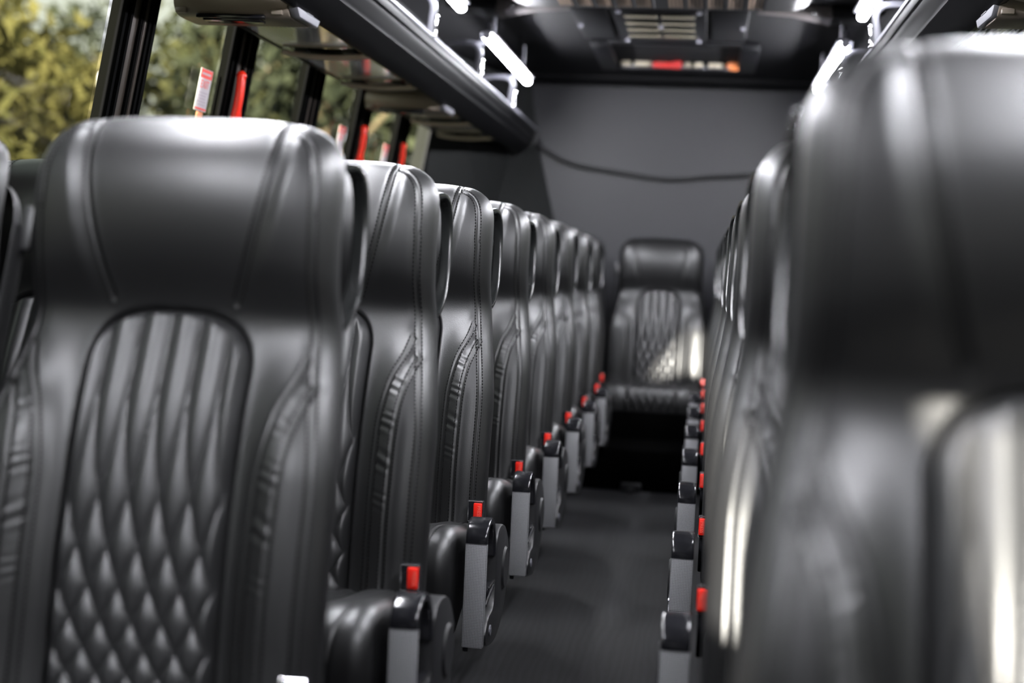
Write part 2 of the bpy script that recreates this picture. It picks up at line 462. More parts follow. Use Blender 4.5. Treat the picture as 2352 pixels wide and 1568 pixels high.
def panel_mesh():
    X, TT = shaped_grid(lambda t: PW, -.04, PT-.10, .10, 2.7, 230, 60, 150)
    N = panel_surf(X, TT)
    V = np.stack([X, -N, TT], -1).reshape(-1, 3)
    return pymesh('quilted_panel', V, grid_faces(*X.shape), True, M['ruched'])
def dashes(paths, fn, pitch=.0078, ln=.0052, r=.0014, lift=.0015):
    V, F = [], []
    for poly in paths:
        p = np.array(poly, float); seg = np.hypot(*(p[1:]-p[:-1]).T); s = np.concatenate([[0], np.cumsum(seg)])
        c = np.arange(pitch/2, s[-1]-pitch/2, pitch)
        if not len(c): continue
        def at(q): return np.interp(q, s, p[:, 0]), np.interp(q, s, p[:, 1])
        xa, ta = at(c-ln/2); xb, tb = at(c+ln/2)
        na, nb = fn(xa, ta)+lift, fn(xb, tb)+lift
        for i in range(len(c)):
            dx, dt = xb[i]-xa[i], tb[i]-ta[i]; L = math.hypot(dx, dt)+1e-9; ox, ot = -dt/L*r, dx/L*r
            b0 = len(V)
            for (x, t, n) in ((xa[i], ta[i], na[i]), (xb[i], tb[i], nb[i])):
                V += [(x+ox, -n+r, t+ot), (x+ox*.6, -n-r*.6, t+ot*.6), (x-ox*.6, -n-r*.6, t-ot*.6), (x-ox, -n+r, t-ot)]
            for k in range(3): F.append((b0+k, b0+k+1, b0+k+5, b0+k+4))
            F.append((b0, b0+1, b0+2, b0+3)); F.append((b0+4, b0+7, b0+6, b0+5))
    return V, F
def offset_poly(poly, d):
    p = np.array(poly, float); t = np.gradient(p, axis=0); t /= np.linalg.norm(t, axis=1)[:, None]+1e-12
    return np.stack([p[:, 0]-t[:, 1]*d, p[:, 1]+t[:, 0]*d], 1)
def stitch_mesh():
    paths = []
    for sm in SEAMS:
        for d in (-.0062, .0062): paths.append(offset_poly(sm, d))
    V, F = dashes(paths, lambda x, t: surf(x, t, False))
    # thread of the quilting lines
    qp = []
    tt = np.linspace(.0, PT-.015, 120)
    for k in range(-14, 15):
        for sg in (1, -1):
            if sg == -1 and False: continue
            x = k*QA+sg*quilt_g(tt)
            ok = panel_norm(x, tt) < .93
            if sg == -1: ok &= tt < .44
            run = []
            for xi, ti, o in zip(x, tt, ok):
                if o: run.append((xi, ti))
                elif len(run) > 2: qp.append(run); run = []
                else: run = []
            if len(run) > 2: qp.append(run)
    V2, F2 = dashes(qp, panel_surf, pitch=.0078, ln=.005, r=.0009, lift=.0008)
    o = len(V); V += V2; F += [tuple(i+o for i in f) for f in F2]
    return pymesh('stitching', V, F, False, M['thread'])
def shell_mesh():
    b = bmesh.new()
    ring0 = []
    pts = []
    for t in np.linspace(0.02, T1-.01, 14): pts.append((float(Wt(np.array(t)))-.03, t))
    for th in np.linspace(0, 1, 14)[1:]:
        a = math.cos(th*PI/2)**.5; c = math.sin(th*PI/2)**.5
        pts.append(((WH-.03)*a, T1-.01+(TL-.03)*c))
    full = pts+[(-x, t) for x, t in pts[::-1][1:]]
    prev = None
    for ins, y in ((0, .094), (0, .118), (.012, .132), (.05, .140)):
        vs = [b.verts.new((x*(1-ins/.23), y, t*(1-ins*.3)+.0) ) for x, t in full]
        if prev:
            for i in range(len(vs)): b.faces.new((prev[i], prev[(i+1) % len(vs)], vs[(i+1) % len(vs)], vs[i]))
        prev = vs
    b.faces.new(prev)
    bmesh.ops.recalc_face_normals(b, faces=b.faces)
    me = bpy.data.meshes.new('back_shell'); b.to_mesh(me); b.free()
    me.polygons.foreach_set('use_smooth', [True]*len(me.polygons)); me.set_sharp_from_angle(angle=.8)
    me.materials.append(M['plastic']); return me
# cushion: profile in (y,z), swept across x
CPROF = np.array([(.12, .40), (.06, .425), (0, .436), (-.08, .446), (-.16, .458), (-.24, .471), (-.30, .479), (-.335, .474), (-.362, .455),
                  (-.376, .425), (-.380, .385), (-.374, .335), (-.358, .285), (-.335, .245)])
CW = .262
def cush_prof(n):
    P = smoothpath([(0, y, z) for y, z in CPROF], 12); p = np.array([(q.y, q.z) for q in P])
    s = np.concatenate([[0], np.cumsum(np.hypot(*(p[1:]-p[:-1]).T))])
    c = np.linspace(0, s[-1], n); p = np.stack([np.interp(c, s, p[:, 0]), np.interp(c, s, p[:, 1])], 1)
    t = np.gradient(p, axis=0); t /= np.linalg.norm(t, axis=1)[:, None]
    return c, p, np.stack([t[:, 1], -t[:, 0]], 1)      # arc, points, outward normal
CS, CP, CN = cush_prof(200)
CN = np.where((CN[:, 1:2] < -.6), -CN, CN)
if CN[40, 1] < 0: CN = -CN
CLEN = CS[-1]
CSEAMS = []
for s in (-1, 1):
    CSEAMS.append(smooth2([(s*.222, .05), (s*.223, .25), (s*.222, .38), (s*.212, .45), (s*.195, .52), (s*.188, .60), (s*.188, .70)]))
    CSEAMS.append(smooth2([(s*.148, .05), (s*.148, .30), (s*.150, .42), (s*.168, .50), (s*.184, .565)]))
def cush_n(x, s, seams=True):
    n = .012*sstep(.13, .19, np.abs(x))-.004
    a = QA; g = (s-.1)*.42
    hq = np.power(np.abs(np.sin(PI*(x+g)/a)*np.sin(PI*(x-g)/a)), .42)
    n = n+.007*hq*sstep(.142, .128, np.abs(x))
    R = .04; dl = CW-np.abs(x); q = np.clip((R-dl)/R, 0, 1)
    n = n-R*(1-np.sqrt(np.clip(1-q*q, 0, 1)))
    if seams:
        for sm in CSEAMS:
            d = polydist(x, s, sm); n = n-.0026*np.exp(-(d/.0028)**2)
        # gathers on the front corner
        n = n+.0014*np.sin(x*420+s*160)*sstep(.15, .165, np.abs(x))*sstep(.188, .176, np.abs(x))*sstep(.5, .56, s)
    return n
def cushion_pts(x, s, n):
    y = np.interp(s, CS, CP[:, 0]); z = np.interp(s, CS, CP[:, 1]); ny = np.interp(s, CS, CN[:, 0]); nz = np.interp(s, CS, CN[:, 1])
    return np.stack([x, y+ny*n, z+nz*n], -1)
def cushion_mesh():
    nr, nc = 200, 170
    v = np.linspace(-1, 1, nc); u = (.6*v+.4*np.sin(v*PI/2))*CW
    S, X = np.meshgrid(np.linspace(0, CLEN, nr), u, indexing='ij')
    P = cushion_pts(X, S, cush_n(X, S)); V = P.reshape(-1, 3).tolist()
    F = grid_faces(nr, nc)
    for j, sg in ((0, -1), (nc-1, 1)):
        prev = [i*nc+j for i in range(nr)]
        c = np.array((-.15, .31))
        for k in (.06, .3, .7, .97):
            ring = []
            for i in range(nr):
                p = P[i, j]; q = p[1:]*(1-k)+c*k
                V.append((p[0]-sg*.004*k, q[0], q[1])); ring.append(len(V)-1)
            for a in range(nr-1):
                f = (prev[a], prev[a+1], ring[a+1], ring[a]); F.append(f if sg > 0 else f[::-1])
            prev = ring
    me = pymesh('seat_cushion', V, F, True, M['leather'])
    bm = bmesh.new(); bm.from_mesh(me); bmesh.ops.recalc_face_normals(bm, faces=bm.faces); bm.to_mesh(me); bm.free()
    return me
def cushion_stitch():
    V, F = [], []
    for sm in CSEAMS:
        for d in (-.006, .006):
            p = offset_poly(sm, d); L = np.concatenate([[0], np.cumsum(np.hypot(*(p[1:]-p[:-1]).T))])
            c = np.arange(.004, L[-1]-.004, .0068)
            for k in c:
                x = np.interp([k-.0022, k+.0022], L, p[:, 0]); s = np.interp([k-.0022, k+.0022], L, p[:, 1])
                q = cushion_pts(x, s, cush_n(x, s, False)+.0005); q2 = cushion_pts(x, s, cush_n(x, s, False)-.0012)
                dx = x[1]-x[0]; ds = s[1]-s[0]; l = math.hypot(dx, ds); ox = ds/l*.0009
                b0 = len(V)
                for i in (0, 1):
                    V += [(q2[i][0]-ox, q2[i][1], q2[i][2]), (q[i][0]-ox*.5, q[i][1], q[i][2]), (q[i][0]+ox*.5, q[i][1], q[i][2]), (q2[i][0]+ox, q2[i][1], q2[i][2])]
                for j in range(3): F.append((b0+j, b0+j+1, b0+j+5, b0+j+4))
    return pymesh('cushion_stitching', V, F, False, M['thread'])

MESH = {}
MESH['back'] = back_mesh(); MESH['panel'] = panel_mesh(); MESH['stitch'] = stitch_mesh(); MESH['shell'] = shell_mesh()
MESH['cushion'] = cushion_mesh(); MESH['cstitch'] = cushion_stitch()

def text_mesh(body, size, m, depth=.0004):
    cu = bpy.data.curves.new('lettering', 'FONT'); cu.body = body; cu.size = size; cu.align_x = 'CENTER'; cu.align_y = 'CENTER'; cu.extrude = depth
    o = bpy.data.objects.new('lettering', cu); col.objects.link(o)
    bpy.context.view_layer.update()
    me = bpy.data.meshes.new_from_object(o.evaluated_get(bpy.context.evaluated_depsgraph_get()))
    bpy.data.objects.remove(o); me.materials.clear(); me.materials.append(m); me.name = 'lettering'
    return me
PRESS = text_mesh('PRESS', .0105, M['pink'])

EX = .307                                    # end panel centre, from the seat's middle
def side_meshes(a):
    k = ('side', a)
    if k in MESH: return MESH[k]
    d = {}
    # grab handle loop behind the aisle shoulder (in the backrest's own frame)
    loop = smoothpath([(.205, .045, .785), (.218, .075, .798), (.224, .105, .785), (.226, .127, .745), (.227, .134, .69), (.227, .130, .63), (.225, .114, .585), (.220, .088, .553), (.208, .060, .540)], 6)
    d['grab_handle'] = MB().sweep(loop, .013, .007, (1, 0, 0), n=14, power=3).mesh('grab_handle', M['handle'], mirror=a)
    # belt guide and webbing on the far shoulder
    g = MB().box((-.236, .02, .665), (.030, .06, .05), .008); g.box((-.240, -.012, .655), (.022, .016, .07), .006)
    d['belt_guide'] = g.mesh('belt_guide', M['plastic'], mirror=a)
    wb = MB().sweep(smoothpath([(-.246, -.018, .655), (-.249, -.020, .55), (-.258, -.012, .42), (-.262, -.008, .25), (-.262, -.004, .04)], 5), .0012, .020, (1, 0, 0), n=8, power=4)
    d['seat_belt'] = wb.mesh('seat_belt', M['webbing'], mirror=a)
    # end panel
    e = MB()
    back = smoothpath([(0, -.347, .245), (0, -.347, .46), (0, -.325, .487), (0, -.275, .490), (0, -.225, .468), (0, -.15, .470), (0, -.07, .45), (0, -.015, .395), (0, -.018, .32), (0, -.065, .255), (0, -.19, .212), (0, -.32, .232)], 5, True)
    e.prism([(p.y, p.z) for p in back], 'x', EX-.022, EX-.010, .003)
    lobe = smoothpath([(0, -.212, .400), (0, -.205, .455), (0, -.15, .470), (0, -.07, .45), (0, -.012, .39), (0, -.018, .32), (0, -.065, .255), (0, -.17, .216), (0, -.30, .230), (0, -.335, .26), (0, -.30, .292), (0, -.235, .300), (0, -.215, .34)], 5, True)
    e.prism([(p.y, p.z) for p in lobe], 'x', EX-.012, EX+.026, .006)
    e.cyl((EX+.02, -.085, .36), (EX+.031, -.085, .36), .055, 28, .045)
    d['end_panel'] = e.mesh('end_panel', M['plastic'], mirror=a)
    d['front_strip'] = MB().box((EX, -.352, .352), (.047, .014, .226), .004).mesh('front_strip', M['carbon'], mirror=a)
    arc = smoothpath([(EX, -.352, .463), (EX, -.350, .478), (EX, -.338, .494), (EX, -.312, .503), (EX, -.278, .500), (EX, -.246, .482), (EX, -.226, .452), (EX, -.218, .415)], 5)
    d['top_cap'] = MB().sweep(arc, .0235, .0075, (1, 0, 0), n=16, power=7).mesh('top_cap', M['gloss'], mirror=a)
    c = MB(); c.box((EX+.004, -.268, .352), (.036, .110, .010), .003); c.box((EX+.004, -.255, .335), (.030, .07, .03), .006)
    c.sweep(smoothpath([(EX+.02, -.33, .325), (EX+.022, -.29, .340), (EX+.023, -.24, .350)], 4), .004, .004, (1, 0, 0), n=8)
    d['cup_holder'] = c.mesh('cup_holder', M['gloss'], mirror=a)
    d['cup_holder_rim'] = MB().box((EX+.023, -.262, .358), (.006, .075, .007), .002).mesh('cup_holder_rim', M['chrome'], mirror=a)
    m = MB().cyl((EX+.024, -.285, .262), (EX+.029, -.285, .262), .0115, 24)
    m.box((EX+.0295, -.285, .266), (.001, .012, .0016)); m.box((EX+.0295, -.285, .258), (.001, .012, .0016)); m.box((EX+.0295, -.289, .262), (.001, .0016, .010)); m.box((EX+.0295, -.281, .262), (.001, .0016, .010))
    d['emblem'] = m.mesh('emblem', M['greymetal'], mirror=a)
    MESH[k] = d
    return d
def buckle_meshes(a):
    k = ('buckle', a)
    if k in MESH: return MESH[k]
    d = {}
    h = MB(); h.box((.259, -.075, .485), (.036, .020, .050), .004); h.box((.260, -.070, .425), (.026, .010, .09), .003)
    d['belt_buckle'] = h.mesh('belt_buckle', M['gloss'], mirror=a)
    d['release_button'] = MB().box((.265, -.085, .486), (.0190, .012, .038), .002).mesh('release_button', M['red'], mirror=a)
    tr = MB().sweep([(.2425, -.0835, .462), (.2425, -.0835, .5085), (.2755, -.0835, .5085), (.2755, -.0835, .462)], .0012, .0012, (0, 1, 0), n=8, closed=True)
    d['buckle_trim'] = tr.mesh('buckle_trim', M['chrome'], mirror=a)
    MESH[k] = d
    return d
def ped_mesh():
    if 'ped' in MESH: return MESH['ped']
    p = MB(); p.box((0, -.12, .30), (.44, .34, .05), .01); p.box((0, -.10, .16), (.09, .26, .26), .012); p.box((0, -.10, .012), (.16, .38, .024), .006)
    p.box((0, -.02, .345), (.40, .10, .07), .012)
    MESH['ped'] = p.mesh('pedestal', M['plastic']); return MESH['ped']

def make_seat(a, tilt, end=True, grip=True):
    t = bpy.data.objects.new('coach_seat', None); col.objects.link(t); t.empty_display_size = .1
    b = link('backrest', MESH['back'], t); b.location = (0, 0, ZJ); b.rotation_euler = (-tilt, 0, 0)
    link('quilted_panel', MESH['panel'], b); link('stitching', MESH['stitch'], b); link('back_shell', MESH['shell'], b)
    sm = side_meshes(a)
    link('belt_guide', sm['belt_guide'], b); link('seat_belt', sm['seat_belt'], b)
    if grip: link('grab_handle', sm['grab_handle'], b)
    c = link('seat_cushion', MESH['cushion'], t); link('stitching', MESH['cstitch'], c)
    if end:
        e = link('end_panel', sm['end_panel'], t)
        tag(link('front_strip', sm['front_strip'], e), 'grey carbon weave front strip')
        link('top_cap', sm['top_cap'], e); link('cup_holder', sm['cup_holder'], e)
        tag(link('cup_holder_rim', sm['cup_holder_rim'], e), 'chrome rim'); link('emblem', sm['emblem'], e)
    bm_ = buckle_meshes(a)
    k = link('belt_buckle', bm_['belt_buckle'], t)
    tag(link('release_button', bm_['release_button'], k), 'red release button'); link('buckle_trim', bm_['buckle_trim'], k)
    l = link('lettering', PRESS, k); l.location = (a*.2685, -.0912, .486); l.rotation_euler = (PI/2, PI/2, 0)
    link('pedestal', ped_mesh(), t)
    return t

R_ = math.radians
ORD = ['nearest', 'second', 'third', 'fourth', 'fifth', 'sixth', 'seventh', 'eighth', 'ninth']
XL, XLW, XR, XRW = -.757, -1.305, .292, .836
JY = 1.84
TILT = R_(15)
protoL = make_seat(1, TILT); protoR = make_seat(-1, TILT)
protoLW = make_seat(1, R_(19), False, False); protoRW = make_seat(-1, R_(17), False, False)
protoB = make_seat(1, R_(14), False, False)
used = set()
def place(proto, x, y, label, group, dt=0.0, rz=0.0):
    o = proto if proto.name not in used else copy_tree(proto)
    if o is proto: used.add(proto.name)
    o.location = (x, y, 0); o.rotation_euler = (0, 0, rz)
    tag(o, label, 'seat', group)
    if dt:
        for ch in o.children:
            if ch.name.startswith('backrest'): ch.rotation_euler.x -= dt
    return o
GL, GR = 'aisle seats left of the aisle', 'aisle seats right of the aisle'
jit = [0, .004, -.006, .005, 0, -.004, .006, 0]
for k in range(8):
    n = ORD[k]
    place(protoL, XL, JY+.74*k, ('large blurred black quilted seat at the front of the left row' if k == 0 else f'{n} black quilted aisle seat from the camera in the left row'), GL, jit[k])
    if k < 8:
        place(protoLW, XLW, JY+.74*k, f'black window seat beside the {n} aisle seat in the left row', 'window seats on the left', jit[-k])
for k in range(-1, 8):
    n = ORD[k+1]
    place(protoR, XR+(.014 if k == -1 else 0), JY+.74*k-(.04 if k == -1 else 0), ('very close out of focus black seat at the right edge of the photo' if k == -1 else f'{n} black aisle seat from the camera in the right row'), GR, R_(-2.0) if k == -1 else jit[k])
    place(protoRW, XRW, JY+.74*k, f'black window seat beside the {n} aisle seat in the right row', 'window seats on the right')
GB = 'seats of the rear bench row'
for x, lab in ((-.241, 'black quilted seat facing down the aisle in the middle of the rear row'), (-.788, 'rear row black seat just left of the middle one'), (.306, 'rear row black seat just right of the middle one')):
    place(protoB, x, JY+.74*8, lab, GB)

# ------------------------------------------------------------------ the bus body (setting)
XC = -.235
YF, YB = -2.6, 8.5
def Hx(z): return -1.5+.17*(z-CZ-.4)             # inner face of the left window band
def struct(o): o['kind'] = 'structure'; return o
LX, RX = -1.60, 2*XC+1.60
ZS, ZT, ZC = 1.02, 1.93, CZ+1.13
fl = MB().box((XC, (YF+YB)/2, -.03), (RX-LX+.2, YB-YF, .06)).obj('floor', M['floor'], smooth=False); struct(fl)
struct(MB().box((XC, (YF+YB)/2, ZC+.03), (RX-LX+.2, YB-YF, .06)).obj('ceiling', M['ceiling'], smooth=False))
struct(MB().box((XC, YB+.05, 1.1), (RX-LX+.2, .1, 2.3)).obj('wall_rear', M['rearwall'], smooth=False))
def mx(x, s): return x if s > 0 else 2*XC-x      # mirror across the aisle for the right side
PIL = [-1.34, -.53, .28, 1.09, 1.90, 2.71, 3.515, 4.33, 5.14, 5.93, 6.71]
YE = 7.36                                         # where the last left window ends
def side(s, nm):
    b = MB()
    pr = lambda pts, y0, y1: b.prism([(mx(x, s), z) for x, z in pts], 'y', y0, y1)
    pr([(LX, 0), (LX-.08, 0), (LX-.08, ZS), (Hx(ZS)-.0, ZS)], YF, YB)
    pr([(Hx(ZT), ZT), (Hx(ZT)-.10, ZT), (Hx(ZT)-.10, ZC), (Hx(ZT)+.05, ZC)], YF, YB)
    pr([(Hx(ZS), ZS), (Hx(ZS)-.08, ZS), (Hx(ZT)-.08, ZT), (Hx(ZT), ZT)], YE, YB)
    struct(b.obj('wall_'+nm, M['sidewall'], smooth=False))
side(1, 'left'); side(-1, 'right')
# unseen front wall, its holes shaped to throw sun patches on the seats
b = MB()
a0, a1 = LX-.1, RX+.1
def holed(outer, holes, y0, y1):
    bm = bmesh.new(); es = []
    for lp in [outer]+holes:
        vs = [bm.verts.new((x, y0, z)) for x, z in lp]
        es += [bm.edges.new((vs[i], vs[(i+1) % len(vs)])) for i in range(len(vs))]
    r = bmesh.ops.triangle_fill(bm, use_beauty=True, edges=es, normal=(0, -1, 0))
    r = bmesh.ops.extrude_face_region(bm, geom=bm.faces[:])
    bmesh.ops.translate(bm, vec=(0, y1-y0, 0), verts=[v for v in r['geom'] if isinstance(v, bmesh.types.BMVert)])
    bmesh.ops.recalc_face_normals(bm, faces=bm.faces)
    return bm
b._add(holed([(a0, 0), (a1, 0), (a1, 2.2), (a0, 2.2)],
             [[(-.674, 1.12), (-.5, 1.165), (-.434, 1.17), (-.36, 1.13), (-.22, .94), (-.16, .87), (-.105, .86), (-.105, 1.12), (-.2, 1.2), (-.36, 1.36), (-.434, 1.40), (-.47, 1.40), (-.52, 1.34)],
              [(.03, 1.175), (.5, 1.175), (.5, .6), (.15, .6), (.085, 1.0), (.055, 1.13)]], YF-.04, YF))
struct(b.obj('wall_front_sun_mask', M['sidewall'], smooth=False))

def pillar(s, y, n, parts=True):
    hw = .098
    def ext(bm, x0, x1, y0, y1):                 # vertical strip following the tilt of the window band
        z0, z1 = ZS, ZT
        P = []
        for z in (z0, z1):
            for (dx, yy) in ((x0, y0), (x1, y0), (x1, y1), (x0, y1)): P.append(bm.bm.verts.new((mx(Hx(z)+dx, s), yy, z)))
        f = [(0, 1, 2, 3), (7, 6, 5, 4), (0, 4, 5, 1), (1, 5, 6, 2), (2, 6, 7, 3), (3, 7, 4, 0)]
        for q in f: bm.bm.faces.new([P[i] for i in q])
    def fin(bm): bmesh.ops.recalc_face_normals(bm.bm, faces=bm.bm.faces)
    m1 = MB()
    ext(m1, -.040, -.012, y-hw+.03, y+hw-.03); ext(m1, -.03, -.004, y-hw+.045, y-hw+.105); ext(m1, -.03, .0, y+.02, y+.03); ext(m1, -.03, -.004, y+.045, y+.06)
    fin(m1)
    o = struct(m1.obj(f'trim_{n}', M['pillar'], smooth=False))
    m2 = MB()
    ext(m2, -.036, .004, y-hw, y-hw+.014); ext(m2, -.036, -.004, y-hw+.014, y-hw+.034); ext(m2, -.036, .006, y-hw+.032, y-hw+.045); ext(m2, -.036, .004, y-hw+.105, y-hw+.118)
    ext(m2, -.036, .004, y+.004, y+.018); ext(m2, -.036, .002, y+.062, y+.076); ext(m2, -.036, .006, y+.08, y+hw)
    fin(m2); m2.obj('rubber_seal', M['rubber'], o, smooth=False)
n = 1
for s in (1, -1):
    for y in PIL:
        pillar(s, y, n); n += 1
def pane(s, y0, y1, n):
    g = MB(); P = []
    for dx in (-.045, -.039):
        for z, y in ((ZS, y0), (ZS, y1), (ZT, y1), (ZT, y0)): P.append(g.bm.verts.new((mx(Hx(z)+dx, s), y, z)))
    g.bm.faces.new([P[0], P[1], P[2], P[3]])
    o = struct(g.obj(f'window_{n}', M['glass'], smooth=False))
    f = MB()
    for z in (ZS+.012, ZT-.012):
        f.box((mx(Hx(z)-.03, s), (y0+y1)/2, z), (.05, y1-y0, .024), .004)
    f.obj('window_frame', M['rubber'], o)
n = 1
for s in (1, -1):
    ys = PIL+[YE]
    for i in range(len(ys)-1):
        pane(s, ys[i]+.095, ys[i+1]-(.095 if i < len(ys)-2 else 0), n); n += 1
# black corner panels at the rear and the dark floor end
for s, nm in ((1, 'left'), (-1, 'right')):
    b = MB()
    def V(x, y, z): return b.bm.verts.new((mx(x, s), y, z))
    f1 = [V(LX, YE+.02, 0), V(-.80, YB-.012, 0), V(-.80, YB-.012, .6), V(-.915, YB-.012, CZ+.30), V(-1.03, YB-.012, CZ+.73), V(-1.09, YB-.012, CZ+1.1), V(Hx(ZT)+.03, YE+.02, ZC-.02), V(Hx(CZ)+.0, YE+.02, CZ)]
    c = V(-1.25, 7.98, 1.2)
    for i in range(len(f1)): b.bm.faces.new((f1[i], f1[(i+1) % len(f1)], c))
    bmesh.ops.recalc_face_normals(b.bm, faces=b.bm.faces)
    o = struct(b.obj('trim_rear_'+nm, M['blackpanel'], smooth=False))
    sol = o.modifiers.new('thick', 'SOLIDIFY'); sol.thickness = .01
b = MB(); b.box((XC, 7.66, .10), (1.2, 1.55, .20), .004); b.box((XC, 7.90, .26), (1.2, 1.05, .16), .004)
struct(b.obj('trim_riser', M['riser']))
tag(MB().box((-.30, 6.865, .02), (.10, .05, .04), .006).box((-.30, 6.84, .01), (.03, .06, .02), .004).obj('floor_latch', M['plastic']), 'small black latch on the floor at the foot of the rear riser', 'latch')
tag(MB().sweep(smoothpath([(-1.06, 8.46, CZ+.77), (-1.0, 8.465, CZ+.725), (-.824, 8.47, CZ+.64), (-.538, 8.475, CZ+.597), (-.254, 8.48, CZ+.566), (0, 8.475, CZ+.59), (.249, 8.475, CZ+.615), (.42, 8.47, CZ+.67), (.58, 8.46, CZ+.77)], 6), .012, .012, (0, 1, 0), n=10).obj('cable', M['cable']),
    'black cable drooping across the grey rear wall', 'cable')

# ------------------------------------------------------------------ luggage racks, lamps, service panels, monitors
RK0, RK1 = -1.6, 8.2
def rack(s, nm):
    lab = f'long black overhead luggage rack on the {nm} above the windows'
    t = thing('luggage_rack', lab, 'luggage rack', (mx(-1.2, s), RK0, CZ+.7), 'overhead luggage racks')
    ox, oy, oz = t.location
    prof = [(-1.000, .800), (-1.004, .775), (-1.012, .772), (-1.016, .745), (-1.030, .728), (-1.033, .715), (-1.060, .690), (-1.090, .668), (-1.112, .662), (-1.130, .668), (-1.130, .70), (-1.06, .735), (-1.03, .80)]
    f = MB().prism([(mx(x, s)-ox, z+CZ-oz) for x, z in prof], 'y', 0, RK1-RK0, .002); f.obj('fascia', M['rack'], t, ang=.5)
    u = MB().prism([(mx(x, s)-ox, z+CZ-oz) for x, z in ((-1.125, .70), (-1.125, .715), (-1.44, .735), (-1.44, .715))], 'y', .0, RK1-RK0); u.obj('shelf', M['rackunder'], t, smooth=False)
    r = MB().prism([(mx(x, s)-ox, z+CZ-oz) for x, z in ((-.994, .800), (-.994, .812), (-1.024, .822), (-1.030, .806))], 'y', .0, RK1-RK0, .002); tag(r.obj('rail', M['silver'], t), 'silver edge rail')
    e = MB().prism([(mx(x, s)-ox, z+CZ-oz) for x, z in ((-.992, .815), (-1.005, .745), (-1.03, .71), (-1.11, .652), (-1.15, .655), (-1.15, .72), (-1.06, .75), (-1.04, .82))], 'y', RK1-RK0-.001, RK1-RK0+.02, .004); e.obj('end_cap', M['plastic'], t)
    for y in (.84, 1.88, 2.92, 3.96, 5.0, 6.04, 7.08):
        b = MB()
        pth = smoothpath([(mx(-1.010, s)-ox, y-RK0, .82+CZ-oz), (mx(-1.004, s)-ox, y-RK0, .87+CZ-oz), (mx(-1.000, s)-ox, y-RK0, .915+CZ-oz), (mx(-1.02, s)-ox, y-RK0, .945+CZ-oz), (mx(-1.08, s)-ox, y-RK0, .952+CZ-oz), (mx(-1.18, s)-ox, y-RK0, .94+CZ-oz), (mx(-1.34, s)-ox, y-RK0, .92+CZ-oz)], 5)
        b.sweep(pth, .016, .013, (0, 1, 0), n=10, power=3)
        b.cyl((mx(-1.0, s)-ox, y-RK0, .93+CZ-oz), (mx(-.975, s)-ox, y-RK0, .965+CZ-oz), .010, 10)
        k = b.obj('bracket', M['bracket'], t)
        c = MB().sweep(smoothpath([(mx(-.992, s)-ox, y-RK0-.018, .800+CZ-oz), (mx(-.985, s)-ox, y-RK0-.018, .822+CZ-oz), (mx(-.986, s)-ox, y-RK0-.018, .845+CZ-oz), (mx(-.982, s)-ox, y-RK0-.018, .878+CZ-oz)], 4), .006, .005, (0, 1, 0), n=10)
        c.sph((mx(-.990, s)-ox, y-RK0-.018, .808+CZ-oz), .009); c.sph((mx(-.982, s)-ox, y-RK0-.018, .872+CZ-oz), .008)
        tag(c.obj('clip', M['chrome'], k), 'bright chrome clip')
rack(1, 'left'); rack(-1, 'right')

LEDS = [(5.99, 7.40), (3.96, 5.37), (1.93, 3.34), (-.10, 1.31)]
names = ['farthest', 'second farthest', 'middle', 'fourth farthest', 'foremost']
for s, nm, xx in ((1, 'left', -.965), (-1, 'right', .520)):
    for i, (y0, y1) in enumerate(LEDS):
        t = thing('led_tube_light', f'{names[i]} white LED tube light above the {nm} luggage rack', 'lamp', (xx, y0, CZ+.975), 'LED tube lights')
        L = y1-y0
        d = MB().sweep([(0, .012, 0), (0, .02, 0), (0, L-.02, 0), (0, L-.012, 0)], .018, .015, (1, 0, 0), n=16, power=2.4)
        tag(d.obj('diffuser', M['led'], t), 'glowing white diffuser')
        h = MB(); h.box((0, L/2, .020), (.066, L-.012, .012), .003)
        for yy in (0.09, L-.32):
            h.box((-s*.004, yy, .052), (.03, .05, .045), .006)
        h.obj('housing', M['bracket'], t)
        for yy in (.004, L-.004): MB().cyl((0, yy-.008, .004), (0, yy+.008, .004), .0185, 16).obj('end_cap', M['greymetal'], t)
        for yy in (.07, L-.32):
            k = MB().cyl((-s*.022, yy, -.004), (-s*.040, yy, -.026), .009, 10); k.sph((-s*.040, yy, -.022), .013, n=12); k.box((-s*.02, yy, .008), (.03, .03, .04), .006)
            k.obj('clamp', M['bracket'], t)
        for yy in (.2, L-.2): MB().cyl((0, yy, .03), (0, yy, CZ+1.13-(CZ+.975)), .008, 10).obj('stem', M['greymetal'], t)

def service_panel(s, y0, y1, lab):
    t = thing('service_panel', lab, 'service panel', (mx(-1.26, s), y0, CZ+.69), 'glossy service panels under the racks')
    b = MB(); L = y1-y0
    n = 22
    # ribbed glossy plate: slats run along the bus
    for i in range(n):
        x0 = -.145+.29*i/n
        zc = .004*math.sin(i*PI/n)
        b.box((x0+.0065, L/2-.01, -zc), (.0112, L-.05, .006), .0015, seg=1)
    b.box((0, L/2-.01, .008), (.300, L-.04, .008))
    b.obj('ribbed_plate', M['mirrorpanel'], t, ang=.3)
    fr = MB()
    fr.box((-.156, L/2, .004), (.016, L, .022), .003); fr.box((.156, L/2, .004), (.016, L, .022), .003); fr.box((0, .01, .004), (.32, .02, .02), .003)
    fr.obj('frame', M['rackunder'], t)
    lip = smoothpath([(-.150, L, -.012), (-.10, L+.012, -.022), (0, L+.022, -.027), (.10, L+.014, -.024), (.150, L, -.018)], 6)
    tag(MB().sweep(lip, .009, .011, (0, 0, 1), n=10, power=3).obj('lip', M['lip'], t), 'curved taupe lip')
    for x in (-.10, .06): MB().box((x, L+.06, .0), (.045, .05, .018), .004).obj('latch', M['plastic'], t)
